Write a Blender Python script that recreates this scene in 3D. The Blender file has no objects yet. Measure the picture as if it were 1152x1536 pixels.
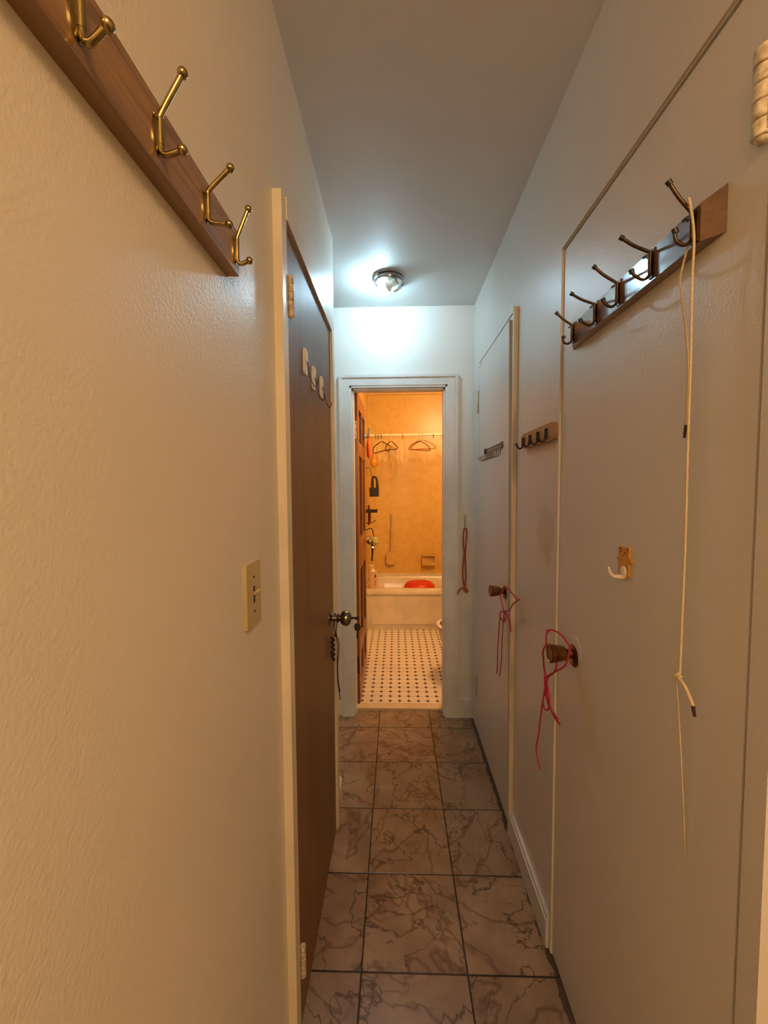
import bpy, bmesh, math, random
from mathutils import Vector, Matrix
random.seed(7)
SC = bpy.context.scene
COL = SC.collection
XL, XR, YE, ZC = -0.263, 0.458, 2.451, 2.44      # left wall, right wall, end wall, ceiling (metres)

# ------------------------------------------------------------------ materials
def new_mat(name):
    m = bpy.data.materials.new(name); m.use_nodes = True
    nt = m.node_tree
    return m, nt, nt.nodes['Principled BSDF']

def N(nt, t, **kw):
    n = nt.nodes.new(t)
    for k, v in kw.items(): setattr(n, k, v)
    return n

def coords(nt, scale=(1, 1, 1)):
    tc = N(nt, 'ShaderNodeTexCoord'); mp = N(nt, 'ShaderNodeMapping')
    mp.inputs['Scale'].default_value = scale
    nt.links.new(tc.outputs['Object'], mp.inputs['Vector'])
    return mp.outputs['Vector']

def math_node(nt, op, a, b=None, c=None):
    n = N(nt, 'ShaderNodeMath', operation=op)
    for i, v in enumerate((a, b, c)):
        if v is None: continue
        if isinstance(v, (int, float)): n.inputs[i].default_value = v
        else: nt.links.new(v, n.inputs[i])
    return n.outputs[0]

def noise(nt, vec, scale, detail=3, rough=.5, dist=0):
    n = N(nt, 'ShaderNodeTexNoise')
    n.inputs['Scale'].default_value = scale; n.inputs['Detail'].default_value = detail
    n.inputs['Roughness'].default_value = rough; n.inputs['Distortion'].default_value = dist
    nt.links.new(vec, n.inputs['Vector'])
    return n.outputs['Fac']

def ramp(nt, fac, stops):
    r = N(nt, 'ShaderNodeValToRGB'); e = r.color_ramp.elements
    while len(e) < len(stops): e.new(.5)
    for el, (p, c) in zip(e, stops):
        el.position = p; el.color = (c[0], c[1], c[2], 1) if not isinstance(c, (int, float)) else (c, c, c, 1)
    nt.links.new(fac, r.inputs['Fac'])
    return r.outputs['Color']

def mixc(nt, fac, a, b):
    n = N(nt, 'ShaderNodeMix', data_type='RGBA')
    for s, v in ((n.inputs[0], fac), (n.inputs[6], a), (n.inputs[7], b)):
        if isinstance(v, (int, float)): s.default_value = v
        elif isinstance(v, tuple): s.default_value = (v[0], v[1], v[2], 1)
        else: nt.links.new(v, s)
    return n.outputs[2]

def bump(nt, bs, height, strength, dist):
    b = N(nt, 'ShaderNodeBump'); b.inputs['Strength'].default_value = strength; b.inputs['Distance'].default_value = dist
    nt.links.new(height, b.inputs['Height']); nt.links.new(b.outputs['Normal'], bs.inputs['Normal'])

def paint(name, c, rough=.4, c2=None, scale=6, bscale=0, bstr=.2, metal=0, stretch=(1, 1, 1), spec=.5):
    """plain surface: two close tones mottled by noise, optional fine bump"""
    m, nt, bs = new_mat(name)
    v = coords(nt, stretch)
    c2 = c2 or tuple(x * .86 for x in c)
    nt.links.new(mixc(nt, ramp(nt, noise(nt, v, scale, 4), [(.35, 0.), (.65, 1.)]), c, c2), bs.inputs['Base Color'])
    bs.inputs['Roughness'].default_value = rough; bs.inputs['Metallic'].default_value = metal
    bs.inputs['Specular IOR Level'].default_value = spec
    if bscale: bump(nt, bs, noise(nt, v, bscale, 2), bstr, .001)
    return m

def wood(name, a, b, dark, rough, axis, fine=60, spec=.5, amt=.55):
    """long grain running along the axis (0 x, 1 y, 2 z)"""
    m, nt, bs = new_mat(name)
    st = [fine, fine, fine]; st[axis] = fine / 22
    v = coords(nt, tuple(st))
    f = noise(nt, v, 1.0, 5, .6, .6)
    st2 = [9, 9, 9]; st2[axis] = .9
    f2 = noise(nt, coords(nt, tuple(st2)), 1.0, 3, .5, 1.2)
    c = mixc(nt, ramp(nt, f2, [(.3, 0.), (.7, 1.)]), a, b)
    c = mixc(nt, math_node(nt, 'MULTIPLY', ramp(nt, f, [(.5, 0.), (.72, 1.)]), amt), c, dark)
    nt.links.new(c, bs.inputs['Base Color'])
    bs.inputs['Roughness'].default_value = rough; bs.inputs['Specular IOR Level'].default_value = spec
    bump(nt, bs, f, .12, .001)
    return m

def emit(name, c, s):
    m, nt, bs = new_mat(name)
    bs.inputs['Base Color'].default_value = (.9, .95, 1, 1)
    bs.inputs['Emission Color'].default_value = (*c, 1); bs.inputs['Emission Strength'].default_value = s
    return m

WALLC = (.79, .73, .62)
def wall_paint(name, c, rough, stain=None, bstr=.22):
    m, nt, bs = new_mat(name)
    v = coords(nt)
    col = mixc(nt, ramp(nt, noise(nt, v, 2.2, 5), [(.3, 0.), (.7, 1.)]), c, tuple(x * .93 for x in c))
    if stain:   # greasy hand mark with a blotchy outline, on the strip of wall between the closet doors
        sep = N(nt, 'ShaderNodeSeparateXYZ'); nt.links.new(v, sep.inputs[0])
        for (cy, cz, ry, rz) in stain:
            dy = math_node(nt, 'DIVIDE', math_node(nt, 'SUBTRACT', sep.outputs[1], cy), ry)
            dz = math_node(nt, 'DIVIDE', math_node(nt, 'SUBTRACT', sep.outputs[2], cz), rz)
            r2 = math_node(nt, 'ADD', math_node(nt, 'MULTIPLY', dy, dy), math_node(nt, 'MULTIPLY', dz, dz))
            r2 = math_node(nt, 'ADD', r2, math_node(nt, 'MULTIPLY', noise(nt, v, 28, 2), .9))
            f = ramp(nt, r2, [(.0, 1.), (1.25, 1.), (1.3, 0.)]) if False else math_node(nt, 'LESS_THAN', r2, 1.3)
            col = mixc(nt, math_node(nt, 'MULTIPLY', f, .5), col, (.56, .49, .37))
    nt.links.new(col, bs.inputs['Base Color'])
    bs.inputs['Roughness'].default_value = rough
    h = math_node(nt, 'ADD', noise(nt, v, 260, 1), math_node(nt, 'MULTIPLY', noise(nt, v, 90, 1), .3))
    bump(nt, bs, h, bstr, .0022)
    return m

M = {}
M['wall_l'] = wall_paint('cream gloss wall paint', WALLC, .36, bstr=.27)
M['wall_r'] = wall_paint('cream gloss wall paint with hand marks', (.77, .73, .66), .33,
                         stain=[(1.275, 1.255, .075, .085), (1.255, 1.185, .03, .04)])
M['wall_e'] = wall_paint('off white end wall paint', (.78, .78, .74), .45)
M['ceil'] = wall_paint('white ceiling paint', (.72, .71, .68), .6, bstr=.25)
M['door_w'] = wall_paint('cream gloss door paint', (.77, .73, .66), .34, bstr=.22)
M['trim'] = paint('cream gloss trim paint', (.80, .72, .55), .35, bscale=60, bstr=.2)
M['trim_w'] = paint('white gloss trim paint', (.74, .74, .71), .35, bscale=60, bstr=.2)
M['hinge_p'] = paint('painted over hinge', (.80, .72, .56), .4, (.45, .36, .22), 90, bscale=220, bstr=.6)
M['brown_door'] = wood('brown veneer door', (.25, .13, .045), (.18, .088, .028), (.12, .055, .022), .5, 2, 70)
M['rack_wood'] = wood('oak rack board', (.38, .215, .09), (.27, .14, .05), (.11, .045, .015), .3, 1, 110, .5, .8)
def coat(m, w, r):
    b = m.node_tree.nodes['Principled BSDF']; b.inputs['Coat Weight'].default_value = w; b.inputs['Coat Roughness'].default_value = r; return m
M['rack_dark'] = wood('varnished rack board', (.17, .07, .02), (.12, .045, .013), (.06, .022, .008), .22, 1, 130, .8)
coat(M['rack_dark'], 1, .09).node_tree.nodes['Principled BSDF'].inputs['Coat IOR'].default_value = 1.65; coat(M['rack_wood'], .5, .15)
M['board_wood'] = wood('honey pine board', (.42, .23, .09), (.33, .17, .06), (.20, .09, .03), .35, 1, 100)
M['bath_door'] = wood('red brown stained door', (.30, .095, .022), (.20, .06, .013), (.10, .025, .008), .35, 2, 60)
M['bath_panel'] = wood('dark red door panel', (.075, .012, .004), (.05, .008, .003), (.03, .006, .003), .35, 2, 60)  # recessed panels set much darker and redder than the door frame
M['brass'] = paint('aged brass', (.40, .31, .13), .27, (.27, .20, .08), 60, metal=1)
M['brass_d'] = paint('dull dark brass wire', (.20, .155, .065), .45, (.14, .10, .045), 60, metal=.6)
M['bronze'] = paint('bronze hook', (.12, .08, .045), .38, (.08, .05, .03), 60, metal=1)
M['knob_br'] = paint('antique brown brass', (.33, .17, .065), .27, (.24, .11, .04), 50, metal=1)
M['nickel'] = paint('antique nickel', (.38, .34, .25), .22, (.27, .23, .16), 50, metal=1)
M['black_m'] = paint('black iron', (.018, .014, .013), .4)
M['chrome'] = paint('chrome', (.72, .74, .76), .12, metal=1)
M['steel'] = paint('dull steel', (.5, .47, .40), .35, metal=1)
M['dish'] = paint('darker chrome dish', (.28, .30, .31), .2, metal=1)  # lamp dish in a darker grey than the plain chrome
M['dark'] = paint('dark slot', (.015, .01, .008), .7)
M['ivory'] = paint('ivory plastic', (.56, .46, .225), .35)
M['white_pl'] = paint('white plastic', (.82, .80, .74), .35)
M['cream_pl'] = paint('cream plastic hook', (.85, .78, .62), .35)
M['orange_pl'] = paint('orange printed card', (.74, .34, .045), .4, (.62, .26, .03), 40)
M['bear_ear'] = paint('brown ink', (.16, .045, .012), .5)
M['bear_nose'] = paint('pale orange ink', (.72, .36, .07), .5)
M['pink'] = paint('pink red cord', (.50, .013, .06), .6, (.40, .010, .045), 300)
M['rust'] = paint('rust red cord', (.47, .10, .035), .65, (.36, .07, .025), 200)
M['rope'] = paint('cream cord', (.72, .60, .38), .7, (.60, .47, .28), 300)
M['rope_tip'] = paint('dark cord tip', (.05, .015, .012), .5)
M['black_c'] = paint('black cord', (.022, .014, .012), .6)
M['porcelain'] = paint('white enamel', (.83, .78, .66), .15)
M['tub'] = paint('cream enamel', (.80, .74, .60), .18)
M['beige_pl'] = paint('beige plastic', (.62, .43, .20), .4)
M['red_pl'] = paint('red plastic', (.72, .045, .012), .35)
M['red_mesh'] = paint('red netting', (.80, .07, .03), .6, (.62, .12, .02), 90, bscale=300, bstr=.8)
M['yellow_pl'] = paint('yellow plastic film', (.74, .38, .05), .35, (.58, .27, .03), 40, bscale=60, bstr=.8)
M['green_pl'] = paint('yellow green netting', (.52, .46, .12), .6, (.62, .56, .30), 90, bscale=120, bstr=.8)
M['black_pl'] = paint('black plastic', (.02, .012, .012), .35)
M['cloth_o'] = paint('orange cloth', (.80, .36, .10), .8)
M['bottle'] = paint('pale pink bottle', (.80, .52, .36), .4)
M['label'] = paint('dark red print', (.30, .05, .03), .5)
M['glassfilm'] = paint('frosted glass shard', (.75, .80, .82), .2)
M['bulb'] = emit('cool white lit bulb', (.52, .82, 1.0), 245)

def clear_film(name, tint, alpha):
    m, nt, bs = new_mat(name)
    v = coords(nt)
    f = ramp(nt, noise(nt, v, 9, 3), [(.42, .35), (.66, 1.)])
    bs.inputs['Base Color'].default_value = (*tint, 1); bs.inputs['Roughness'].default_value = .12
    nt.links.new(math_node(nt, 'MULTIPLY', f, alpha), bs.inputs['Alpha'])
    bump(nt, bs, noise(nt, v, 30, 2), .6, .004)
    return m
M['film'] = clear_film('clear vinyl curtain', (.95, .85, .66), .22)
M['film_g'] = clear_film('grey clear film', (.34, .25, .11), .6)

def floor_tiles():
    T, x0, y0 = .305, -.1063, 2.3284
    m, nt, bs = new_mat('marbled ceramic floor tiles')
    v = coords(nt)
    s = N(nt, 'ShaderNodeSeparateXYZ'); nt.links.new(v, s.inputs[0])
    u = math_node(nt, 'DIVIDE', math_node(nt, 'SUBTRACT', s.outputs[0], x0), T)
    w = math_node(nt, 'DIVIDE', math_node(nt, 'SUBTRACT', s.outputs[1], y0), T)
    fu, fw = math_node(nt, 'FLOOR', u), math_node(nt, 'FLOOR', w)
    cid = N(nt, 'ShaderNodeCombineXYZ'); nt.links.new(fu, cid.inputs[0]); nt.links.new(fw, cid.inputs[1])
    wn = N(nt, 'ShaderNodeTexWhiteNoise', noise_dimensions='3D'); nt.links.new(cid.outputs[0], wn.inputs['Vector'])
    off = N(nt, 'ShaderNodeVectorMath', operation='SCALE'); off.inputs['Scale'].default_value = 13
    nt.links.new(wn.outputs['Color'], off.inputs[0])
    # turn each tile by a random angle so the veins do not run on from tile to tile
    rot = N(nt, 'ShaderNodeVectorRotate', rotation_type='Z_AXIS')
    nt.links.new(v, rot.inputs['Vector']); nt.links.new(math_node(nt, 'MULTIPLY', wn.outputs['Value'], 6.28), rot.inputs['Angle'])
    add = N(nt, 'ShaderNodeVectorMath', operation='ADD'); nt.links.new(rot.outputs[0], add.inputs[0]); nt.links.new(off.outputs[0], add.inputs[1])
    tv = add.outputs[0]
    st = N(nt, 'ShaderNodeMapping'); st.inputs['Scale'].default_value = (1, .55, 1); nt.links.new(tv, st.inputs[0])
    def vein(vec, scale, width, detail, dist):
        a = math_node(nt, 'ABSOLUTE', math_node(nt, 'SUBTRACT', noise(nt, vec, scale, detail, .55, dist), .5))
        return ramp(nt, a, [(0, 1.), (width, 0.)])
    v1 = vein(st.outputs[0], 4.5, .020, 4, .25)
    v2 = vein(tv, 3.4, .009, 5, .45)
    v3 = vein(st.outputs[0], 11, .022, 3, .2)
    v4 = vein(st.outputs[0], 2.6, .07, 4, .3)
    mask = ramp(nt, noise(nt, tv, 5, 2), [(.46, 0.), (.66, 1.)])
    cloud = ramp(nt, noise(nt, tv, 8, 5, .6), [(.3, 0.), (.72, 1.)])
    base = mixc(nt, cloud, (.37, .265, .175), (.22, .15, .09))
    base = mixc(nt, math_node(nt, 'MULTIPLY', math_node(nt, 'SUBTRACT', wn.outputs['Value'], .25), .42), base, (.18, .155, .115))
    c = mixc(nt, math_node(nt, 'MULTIPLY', v4, .4), base, (.17, .085, .045))
    c = mixc(nt, math_node(nt, 'MULTIPLY', v1, .7), c, (.10, .042, .018))
    c = mixc(nt, math_node(nt, 'MULTIPLY', v2, .85), c, (.045, .024, .012))
    c = mixc(nt, math_node(nt, 'MULTIPLY', math_node(nt, 'MULTIPLY', v3, mask), .65), c, (.085, .038, .017))
    def edge(fr):
        f = math_node(nt, 'FRACT', fr)
        return math_node(nt, 'MINIMUM', f, math_node(nt, 'SUBTRACT', 1.0, f))
    e = math_node(nt, 'MINIMUM', edge(u), edge(w))
    e = math_node(nt, 'ADD', e, math_node(nt, 'MULTIPLY', math_node(nt, 'SUBTRACT', noise(nt, v, 40, 2), .5), .006))
    g = math_node(nt, 'LESS_THAN', e, .0082)
    c = mixc(nt, g, c, (.016, .009, .006))
    # scuffed dirt along the skirting
    dl = math_node(nt, 'SUBTRACT', .452, s.outputs[0])
    dirt = math_node(nt, 'LESS_THAN', math_node(nt, 'SUBTRACT', dl, math_node(nt, 'MULTIPLY', noise(nt, v, 22, 3), .045)), -.012)
    c = mixc(nt, math_node(nt, 'MULTIPLY', dirt, .8), c, (.03, .018, .012))
    nt.links.new(c, bs.inputs['Base Color'])
    bs.inputs['Roughness'].default_value = .3
    bump(nt, bs, ramp(nt, e, [(.004, 0.), (.014, 1.)]), .5, .002)
    return m
M['floor'] = floor_tiles()

def octagon_tiles():
    S, x0, y0 = .0617, -.0443, 2.6325
    m, nt, bs = new_mat('white octagon tiles with black dots')
    v = coords(nt)
    s = N(nt, 'ShaderNodeSeparateXYZ'); nt.links.new(v, s.inputs[0])
    def cell(o, c0):
        q = math_node(nt, 'ADD', math_node(nt, 'DIVIDE', math_node(nt, 'SUBTRACT', o, c0), S), .5)
        return math_node(nt, 'ABSOLUTE', math_node(nt, 'SUBTRACT', math_node(nt, 'FRACT', q), .5))
    a, b = cell(s.outputs[0], x0), cell(s.outputs[1], y0)
    d = math_node(nt, 'ADD', a, b)
    dot = math_node(nt, 'LESS_THAN', d, .24)
    seam = math_node(nt, 'LESS_THAN', math_node(nt, 'MINIMUM', a, b), .022)
    c = mixc(nt, math_node(nt, 'MULTIPLY', seam, .7), (.80, .72, .58), (.30, .20, .12))
    c = mixc(nt, dot, c, (.03, .015, .012))
    c = mixc(nt, math_node(nt, 'MULTIPLY', ramp(nt, noise(nt, v, 5, 4), [(.5, 0.), (.75, 1.)]), .25), c, (.45, .33, .2))
    nt.links.new(c, bs.inputs['Base Color']); bs.inputs['Roughness'].default_value = .35
    return m
M['bath_floor'] = octagon_tiles()

def wall_tiles():
    m, nt, bs = new_mat('yellow beige bath wall tiles')
    tc = N(nt, 'ShaderNodeTexCoord'); s = N(nt, 'ShaderNodeSeparateXYZ'); nt.links.new(tc.outputs['Object'], s.inputs[0])
    v = tc.outputs['Object']
    def edge(o, st):
        f = math_node(nt, 'FRACT', math_node(nt, 'DIVIDE', o, st))
        return math_node(nt, 'MINIMUM', f, math_node(nt, 'SUBTRACT', 1.0, f))
    hx = math_node(nt, 'ADD', s.outputs[0], s.outputs[1])
    g = math_node(nt, 'LESS_THAN', math_node(nt, 'MINIMUM', edge(hx, .205), edge(math_node(nt, 'ADD', s.outputs[2], .02), .26)), .007)
    c = mixc(nt, ramp(nt, noise(nt, v, 14, 5, .65), [(.3, 0.), (.7, 1.)]), (.77, .54, .165), (.66, .43, .11))
    c = mixc(nt, math_node(nt, 'MULTIPLY', g, .3), c, (.85, .60, .22))
    nt.links.new(c, bs.inputs['Base Color']); bs.inputs['Roughness'].default_value = .3
    bump(nt, bs, noise(nt, v, 18, 3), .15, .003)
    return m
M['bath_tile'] = wall_tiles()
M['bath_ceil'] = paint('bath ceiling paint', (.74, .50, .19), .6)

# ------------------------------------------------------------------ mesh helpers
def box(bm, x0, x1, y0, y1, z0, z1):
    vs = [bm.verts.new((x, y, z)) for x in (x0, x1) for y in (y0, y1) for z in (z0, z1)]
    for f in ((0, 1, 3, 2), (4, 6, 7, 5), (0, 4, 5, 1), (2, 3, 7, 6), (0, 2, 6, 4), (1, 5, 7, 3)):
        bm.faces.new([vs[i] for i in f])

def frame_for(d):
    d = d.normalized(); a = Vector((0, 0, 1)) if abs(d.z) < .9 else Vector((0, 1, 0))
    u = d.cross(a).normalized(); return u, d.cross(u).normalized()

def spline(pts, n):
    P = [Vector(p) for p in pts]
    if n <= 1 or len(P) < 3: return P
    out = []
    for i in range(len(P) - 1):
        a = P[i - 1] if i else P[0] * 2 - P[1]
        b, c = P[i], P[i + 1]
        d = P[i + 2] if i + 2 < len(P) else P[-1] * 2 - P[-2]
        for k in range(n):
            t = k / n
            out.append(.5 * (2 * b + (c - a) * t + (2 * a - 5 * b + 4 * c - d) * t * t + (3 * b - a - 3 * c + d) * t ** 3))
    out.append(P[-1]); return out

def tube(bm, pts, r, seg=8, n=5, flat=1.0, cap=True):
    """round rod through the points; r one radius or one per control point"""
    P = spline(pts, n); m = len(P)
    if not isinstance(r, (list, tuple)): r = [r] * len(pts)
    def rad(i):
        t = i * (len(r) - 1) / max(1, m - 1); k = min(int(t), len(r) - 2); return r[k] + (r[k + 1] - r[k]) * (t - k)
    rings = []; u = None
    for i, p in enumerate(P):
        d = (P[min(i + 1, m - 1)] - P[max(i - 1, 0)])
        if d.length < 1e-9: d = Vector((0, 0, 1))
        d.normalize()
        if u is None: u, w = frame_for(d)
        else:
            u = (u - d * u.dot(d)); u = u.normalized() if u.length > 1e-6 else frame_for(d)[0]
            w = d.cross(u)
        q = rad(i)
        rings.append([bm.verts.new(p + (u * math.cos(2 * math.pi * k / seg) + w * math.sin(2 * math.pi * k / seg) * flat) * q) for k in range(seg)])
    for a, b in zip(rings, rings[1:]):
        for k in range(seg): bm.faces.new((a[k], a[(k + 1) % seg], b[(k + 1) % seg], b[k]))
    if cap:
        bm.faces.new(rings[0][::-1]); bm.faces.new(rings[-1])

def lathe(bm, prof, o, axis, seg=28, sx=1, sy=1, ref=None):
    """profile of (radius, height) turned round an axis through o"""
    o = Vector(o); d = Vector(axis).normalized()
    u, w = frame_for(d)
    if ref is not None: u = Vector(ref); w = d.cross(u)
    rings = []
    for r, h in prof:
        if r < 1e-6: rings.append([bm.verts.new(o + d * h)]); continue
        rings.append([bm.verts.new(o + d * h + (u * math.cos(2 * math.pi * k / seg) * sx + w * math.sin(2 * math.pi * k / seg) * sy) * r) for k in range(seg)])
    for a, b in zip(rings, rings[1:]):
        for k in range(seg):
            k2 = (k + 1) % seg
            if len(a) == 1 and len(b) == 1: continue
            if len(a) == 1: bm.faces.new((a[0], b[k2], b[k]))
            elif len(b) == 1: bm.faces.new((a[k], a[k2], b[0]))
            else: bm.faces.new((a[k], a[k2], b[k2], b[k]))
    for end in (rings[0], rings[-1]):
        if len(end) > 2: bm.faces.new(end)

def ball(bm, c, r, sx=1, sy=1, sz=1, seg=14):
    bmesh.ops.create_uvsphere(bm, u_segments=seg, v_segments=max(6, seg // 2 + 1), radius=r,
                              matrix=Matrix.Translation(c) @ Matrix.Diagonal((sx, sy, sz, 1)))

def prism(bm, poly, a, b, axis):
    """polygon of 2-D points pushed along the axis from a to b (0: points are y,z  1: x,z  2: x,y)"""
    def p(q, t): return {0: (t, q[0], q[1]), 1: (q[0], t, q[1]), 2: (q[0], q[1], t)}[axis]
    A = [bm.verts.new(p(q, a)) for q in poly]; B = [bm.verts.new(p(q, b)) for q in poly]
    bm.faces.new(A); bm.faces.new(B[::-1]); n = len(poly)
    for i in range(n): bm.faces.new((A[i], B[i], B[(i + 1) % n], A[(i + 1) % n]))

def origin(o):
    v = Vector((0, 0, 0))
    while o: v += o.location; o = o.parent
    return v

def obj(name, bm, mat, parent=None, bevel=0, smooth=True, at=None):
    if bevel:
        bmesh.ops.bevel(bm, geom=[e for e in bm.edges if len(e.link_faces) == 2 and e.calc_face_angle(0) > .6],
                        offset=bevel, segments=2, profile=.6, affect='EDGES', clamp_overlap=True)
    bmesh.ops.recalc_face_normals(bm, faces=bm.faces)
    o = bpy.data.objects.new(name, bpy.data.meshes.new(name))
    base = origin(parent) if parent else Vector(at or (0, 0, 0))
    if not parent: o.location = base
    bmesh.ops.translate(bm, verts=bm.verts, vec=-base)
    bm.to_mesh(o.data); bm.free()
    if smooth:
        o.data.shade_smooth(); o.data.set_sharp_from_angle(angle=math.radians(38))
    o.data.materials.append(mat if not isinstance(mat, str) else M[mat])
    COL.objects.link(o)
    if parent: o.parent = parent
    return o

def tag(o, label, cat, group=None, kind=None):
    o['label'] = label; o['category'] = cat
    if group: o['group'] = group
    if kind: o['kind'] = kind
    return o

def thing(name, label, cat, loc, group=None, kind=None):
    o = bpy.data.objects.new(name, None); o.location = loc; o.empty_display_size = .02
    COL.objects.link(o); return tag(o, label, cat, group, kind)

def B(fn, *a, **k):
    bm = bmesh.new(); fn(bm, *a, **k); return bm

def boxes(*bs):
    bm = bmesh.new()
    for b in bs: box(bm, *b)
    return bm

def struct(name, bm, mat, label, cat, bevel=0, at=None):
    return tag(obj(name, bm, mat, None, bevel, at=at), label, cat, kind='structure')

# ------------------------------------------------------------------ the hall
HY0 = -2.6                                   # far end of the room the picture is taken from
struct('floor', boxes((-1.6, 2.0, HY0, 2.52, -.05, 0)), 'floor', 'brown marbled square tile floor of the hallway', 'floor')
struct('ceiling', boxes((-1.6, 2.0, HY0, YE, ZC, ZC + .05)), 'ceil', 'plain white ceiling of the hallway', 'ceiling')
DY0, DY1, DZ = .958, 1.602, 1.985            # brown door in the left wall
struct('wall_left', boxes((XL - .1, XL, -.9, DY0, 0, ZC), (XL - .1, XL, DY0, DY1, DZ + .004, ZC), (XL - .1, XL, DY1, 1.80, 0, ZC),
                          (XL - .1, XL - .06, DY0, DY1, 0, DZ + .004)),
       'wall_l', 'cream glossy wall along the left of the hallway', 'wall')
N0, N1, NZ = .537, 1.166, 2.030              # near closet door in the right wall
F0, F1, FZ = 1.652, 2.308, 2.068             # far closet door
struct('wall_right', boxes((XR, XR + .1, .505, N0, 0, ZC), (XR, XR + .1, N0, N1, NZ, ZC), (XR, XR + .1, N1, F0, 0, ZC),
                           (XR, XR + .1, F0, F1, FZ, ZC), (XR, XR + .1, F1, YE, 0, ZC), (XR + .06, XR + .1, N0, N1, 0, NZ), (XR + .06, XR + .1, F0, F1, 0, FZ)),
       'wall_r', 'cream glossy wall along the right with two closet doors', 'wall')
OX0, OX1, OZ = -.270, .302, 1.990            # bathroom doorway
YB = 2.57                                    # bathroom face of the end wall
struct('wall_end', boxes((-1.3, OX0, YE, YB, 0, 2.5), (OX1, 1.1, YE, YB, 0, 2.5), (OX0, OX1, YE, YB, OZ, 2.5)),
       'wall_e', 'pale wall across the end of the hallway around the bathroom doorway', 'wall')
struct('wall_alcove', boxes((-1.3, XL - .1, 1.76, 1.80, 0, ZC), (-1.3, -1.25, 1.80, YE, 0, ZC)), 'wall_e',
       'pale wall of the side passage round the left corner', 'wall')
struct('wall_back', boxes((-1.6, 2.0, HY0 - .05, HY0, 0, ZC), (-1.65, -1.6, HY0, -.9, 0, ZC), (2.0, 2.05, HY0, .6, 0, ZC),
                          (-1.6, XL - .1, -.95, -.9, 0, ZC), (XR + .1, 2.0, .55, .6, 0, ZC)), 'wall_l',
       'cream walls of the room behind the viewer', 'wall')

# trims
struct('trim_1', boxes((XL, -.243, .915, DY0 - .004, 0, 2.032), (XL, -.241, DY0 - .004, DY1 + .004, DZ + .006, 2.040), (XL, -.241, DY1 + .004, 1.655, 0, 2.040)),
       'trim', 'cream painted casing around the brown door', 'door casing', .003)
def bath_casing():
    bm = bmesh.new()
    for (a, b, d) in ((.0, .044, .014), (.044, .060, .021)):   # stepped moulding, proud towards the outside
        box(bm, OX0 - b, OX0 - a, YE - d, YE, 0, OZ + b); box(bm, OX1 + a, OX1 + b, YE - d, YE, 0, OZ + b)
        box(bm, OX0 - a, OX1 + a, YE - d, YE, OZ + a, OZ + b)
    return bm
struct('trim_2', bath_casing(), 'trim_w', 'white moulded casing around the bathroom doorway', 'door casing', .002)
struct('trim_3', boxes((OX0, OX0 + .012, YE - .01, YB, 0, OZ), (OX1 - .012, OX1, YE - .01, YB, 0, OZ), (OX0, OX1, YE - .01, YB, OZ - .012, OZ),
                       (OX0 + .012, OX0 + .022, YE + .01, YE + .07, 0, OZ - .012), (OX1 - .022, OX1 - .012, YE + .01, YE + .07, 0, OZ - .012), (OX0, OX1, YE + .01, YE + .07, OZ - .024, OZ - .012)),
       'trim_w', 'white jamb and stop lining the bathroom doorway', 'door jamb', .0015)
struct('trim_4', boxes((XR - .0155, XR, 1.588, 1.603, .0, 2.062)), 'trim', 'raised cream strip beside the far closet door', 'door casing', .003)
struct('trim_8', boxes((XR, XR + .06, F0, F1, FZ - .023, FZ - .007)), 'door_w', 'painted head of the far closet door frame', 'door frame')
struct('trim_5', boxes((XR - .005, XR, N1 + .003, 1.184, 0, 2.056), (XR - .005, XR, .509, N1 + .003, NZ + .003, 2.056)), 'door_w',
       'thin cream frame edge around the near closet door', 'door casing', .0015)
struct('trim_6', boxes((OX0, OX1, 2.515, 2.582, 0, .014)), paint('threshold marble', (.72, .57, .36), .35), 'pale stone threshold at the bathroom doorway', 'threshold', .003)
struct('baseboard_right', boxes((XR - .014, XR, 1.184, 1.588, 0, .085), (XR - .010, XR, 1.184, 1.588, .085, .10)), 'trim_w',
       'cream baseboard between the two closet doors', 'baseboard', .002)
struct('baseboard_end', boxes((OX1 + .06, XR, YE - .014, YE, 0, .085), (OX1 + .06, XR, YE - .010, YE, .085, .112)), 'trim_w',
       'short baseboard right of the bathroom doorway', 'baseboard', .002)
struct('baseboard_left', boxes((XL, XL + .012, 1.655, 1.80, 0, .075), (XL, XL + .008, 1.655, 1.80, .075, .085)), 'trim',
       'short cream baseboard past the brown door', 'baseboard', .002)

# ------------------------------------------------------------------ doors
def hinge(parent, x, y, z0, z1, r, sgn, leaf=.02, mat='hinge_p', n=5):
    """knuckle barrel cut by rings, pin tips and a leaf lying on the frame (sgn: side of the leaf along y)"""
    bm = bmesh.new(); h = (z1 - z0) / n
    for i in range(n):
        lathe(bm, [(r * .62, i * h), (r * .9, i * h + h * .02), (r, i * h + h * .08), (r, i * h + h * .88), (r * .9, i * h + h * .93), (r * .62, i * h + h * .95)], (x, y, z0), (0, 0, 1), 18)
    o = obj('hinge', bm, mat, parent)
    obj('hinge_leaf', boxes((x - r * .35, x + r * .35, min(y, y + sgn * leaf), max(y, y + sgn * leaf), z0 + .004, z1 - .004)), mat, o, .0008)
    for z in (z1 - .002, z0 + .001): obj('hinge_pin', B(ball, (x, y, z), r * .72), mat, o)
    return o

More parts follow.
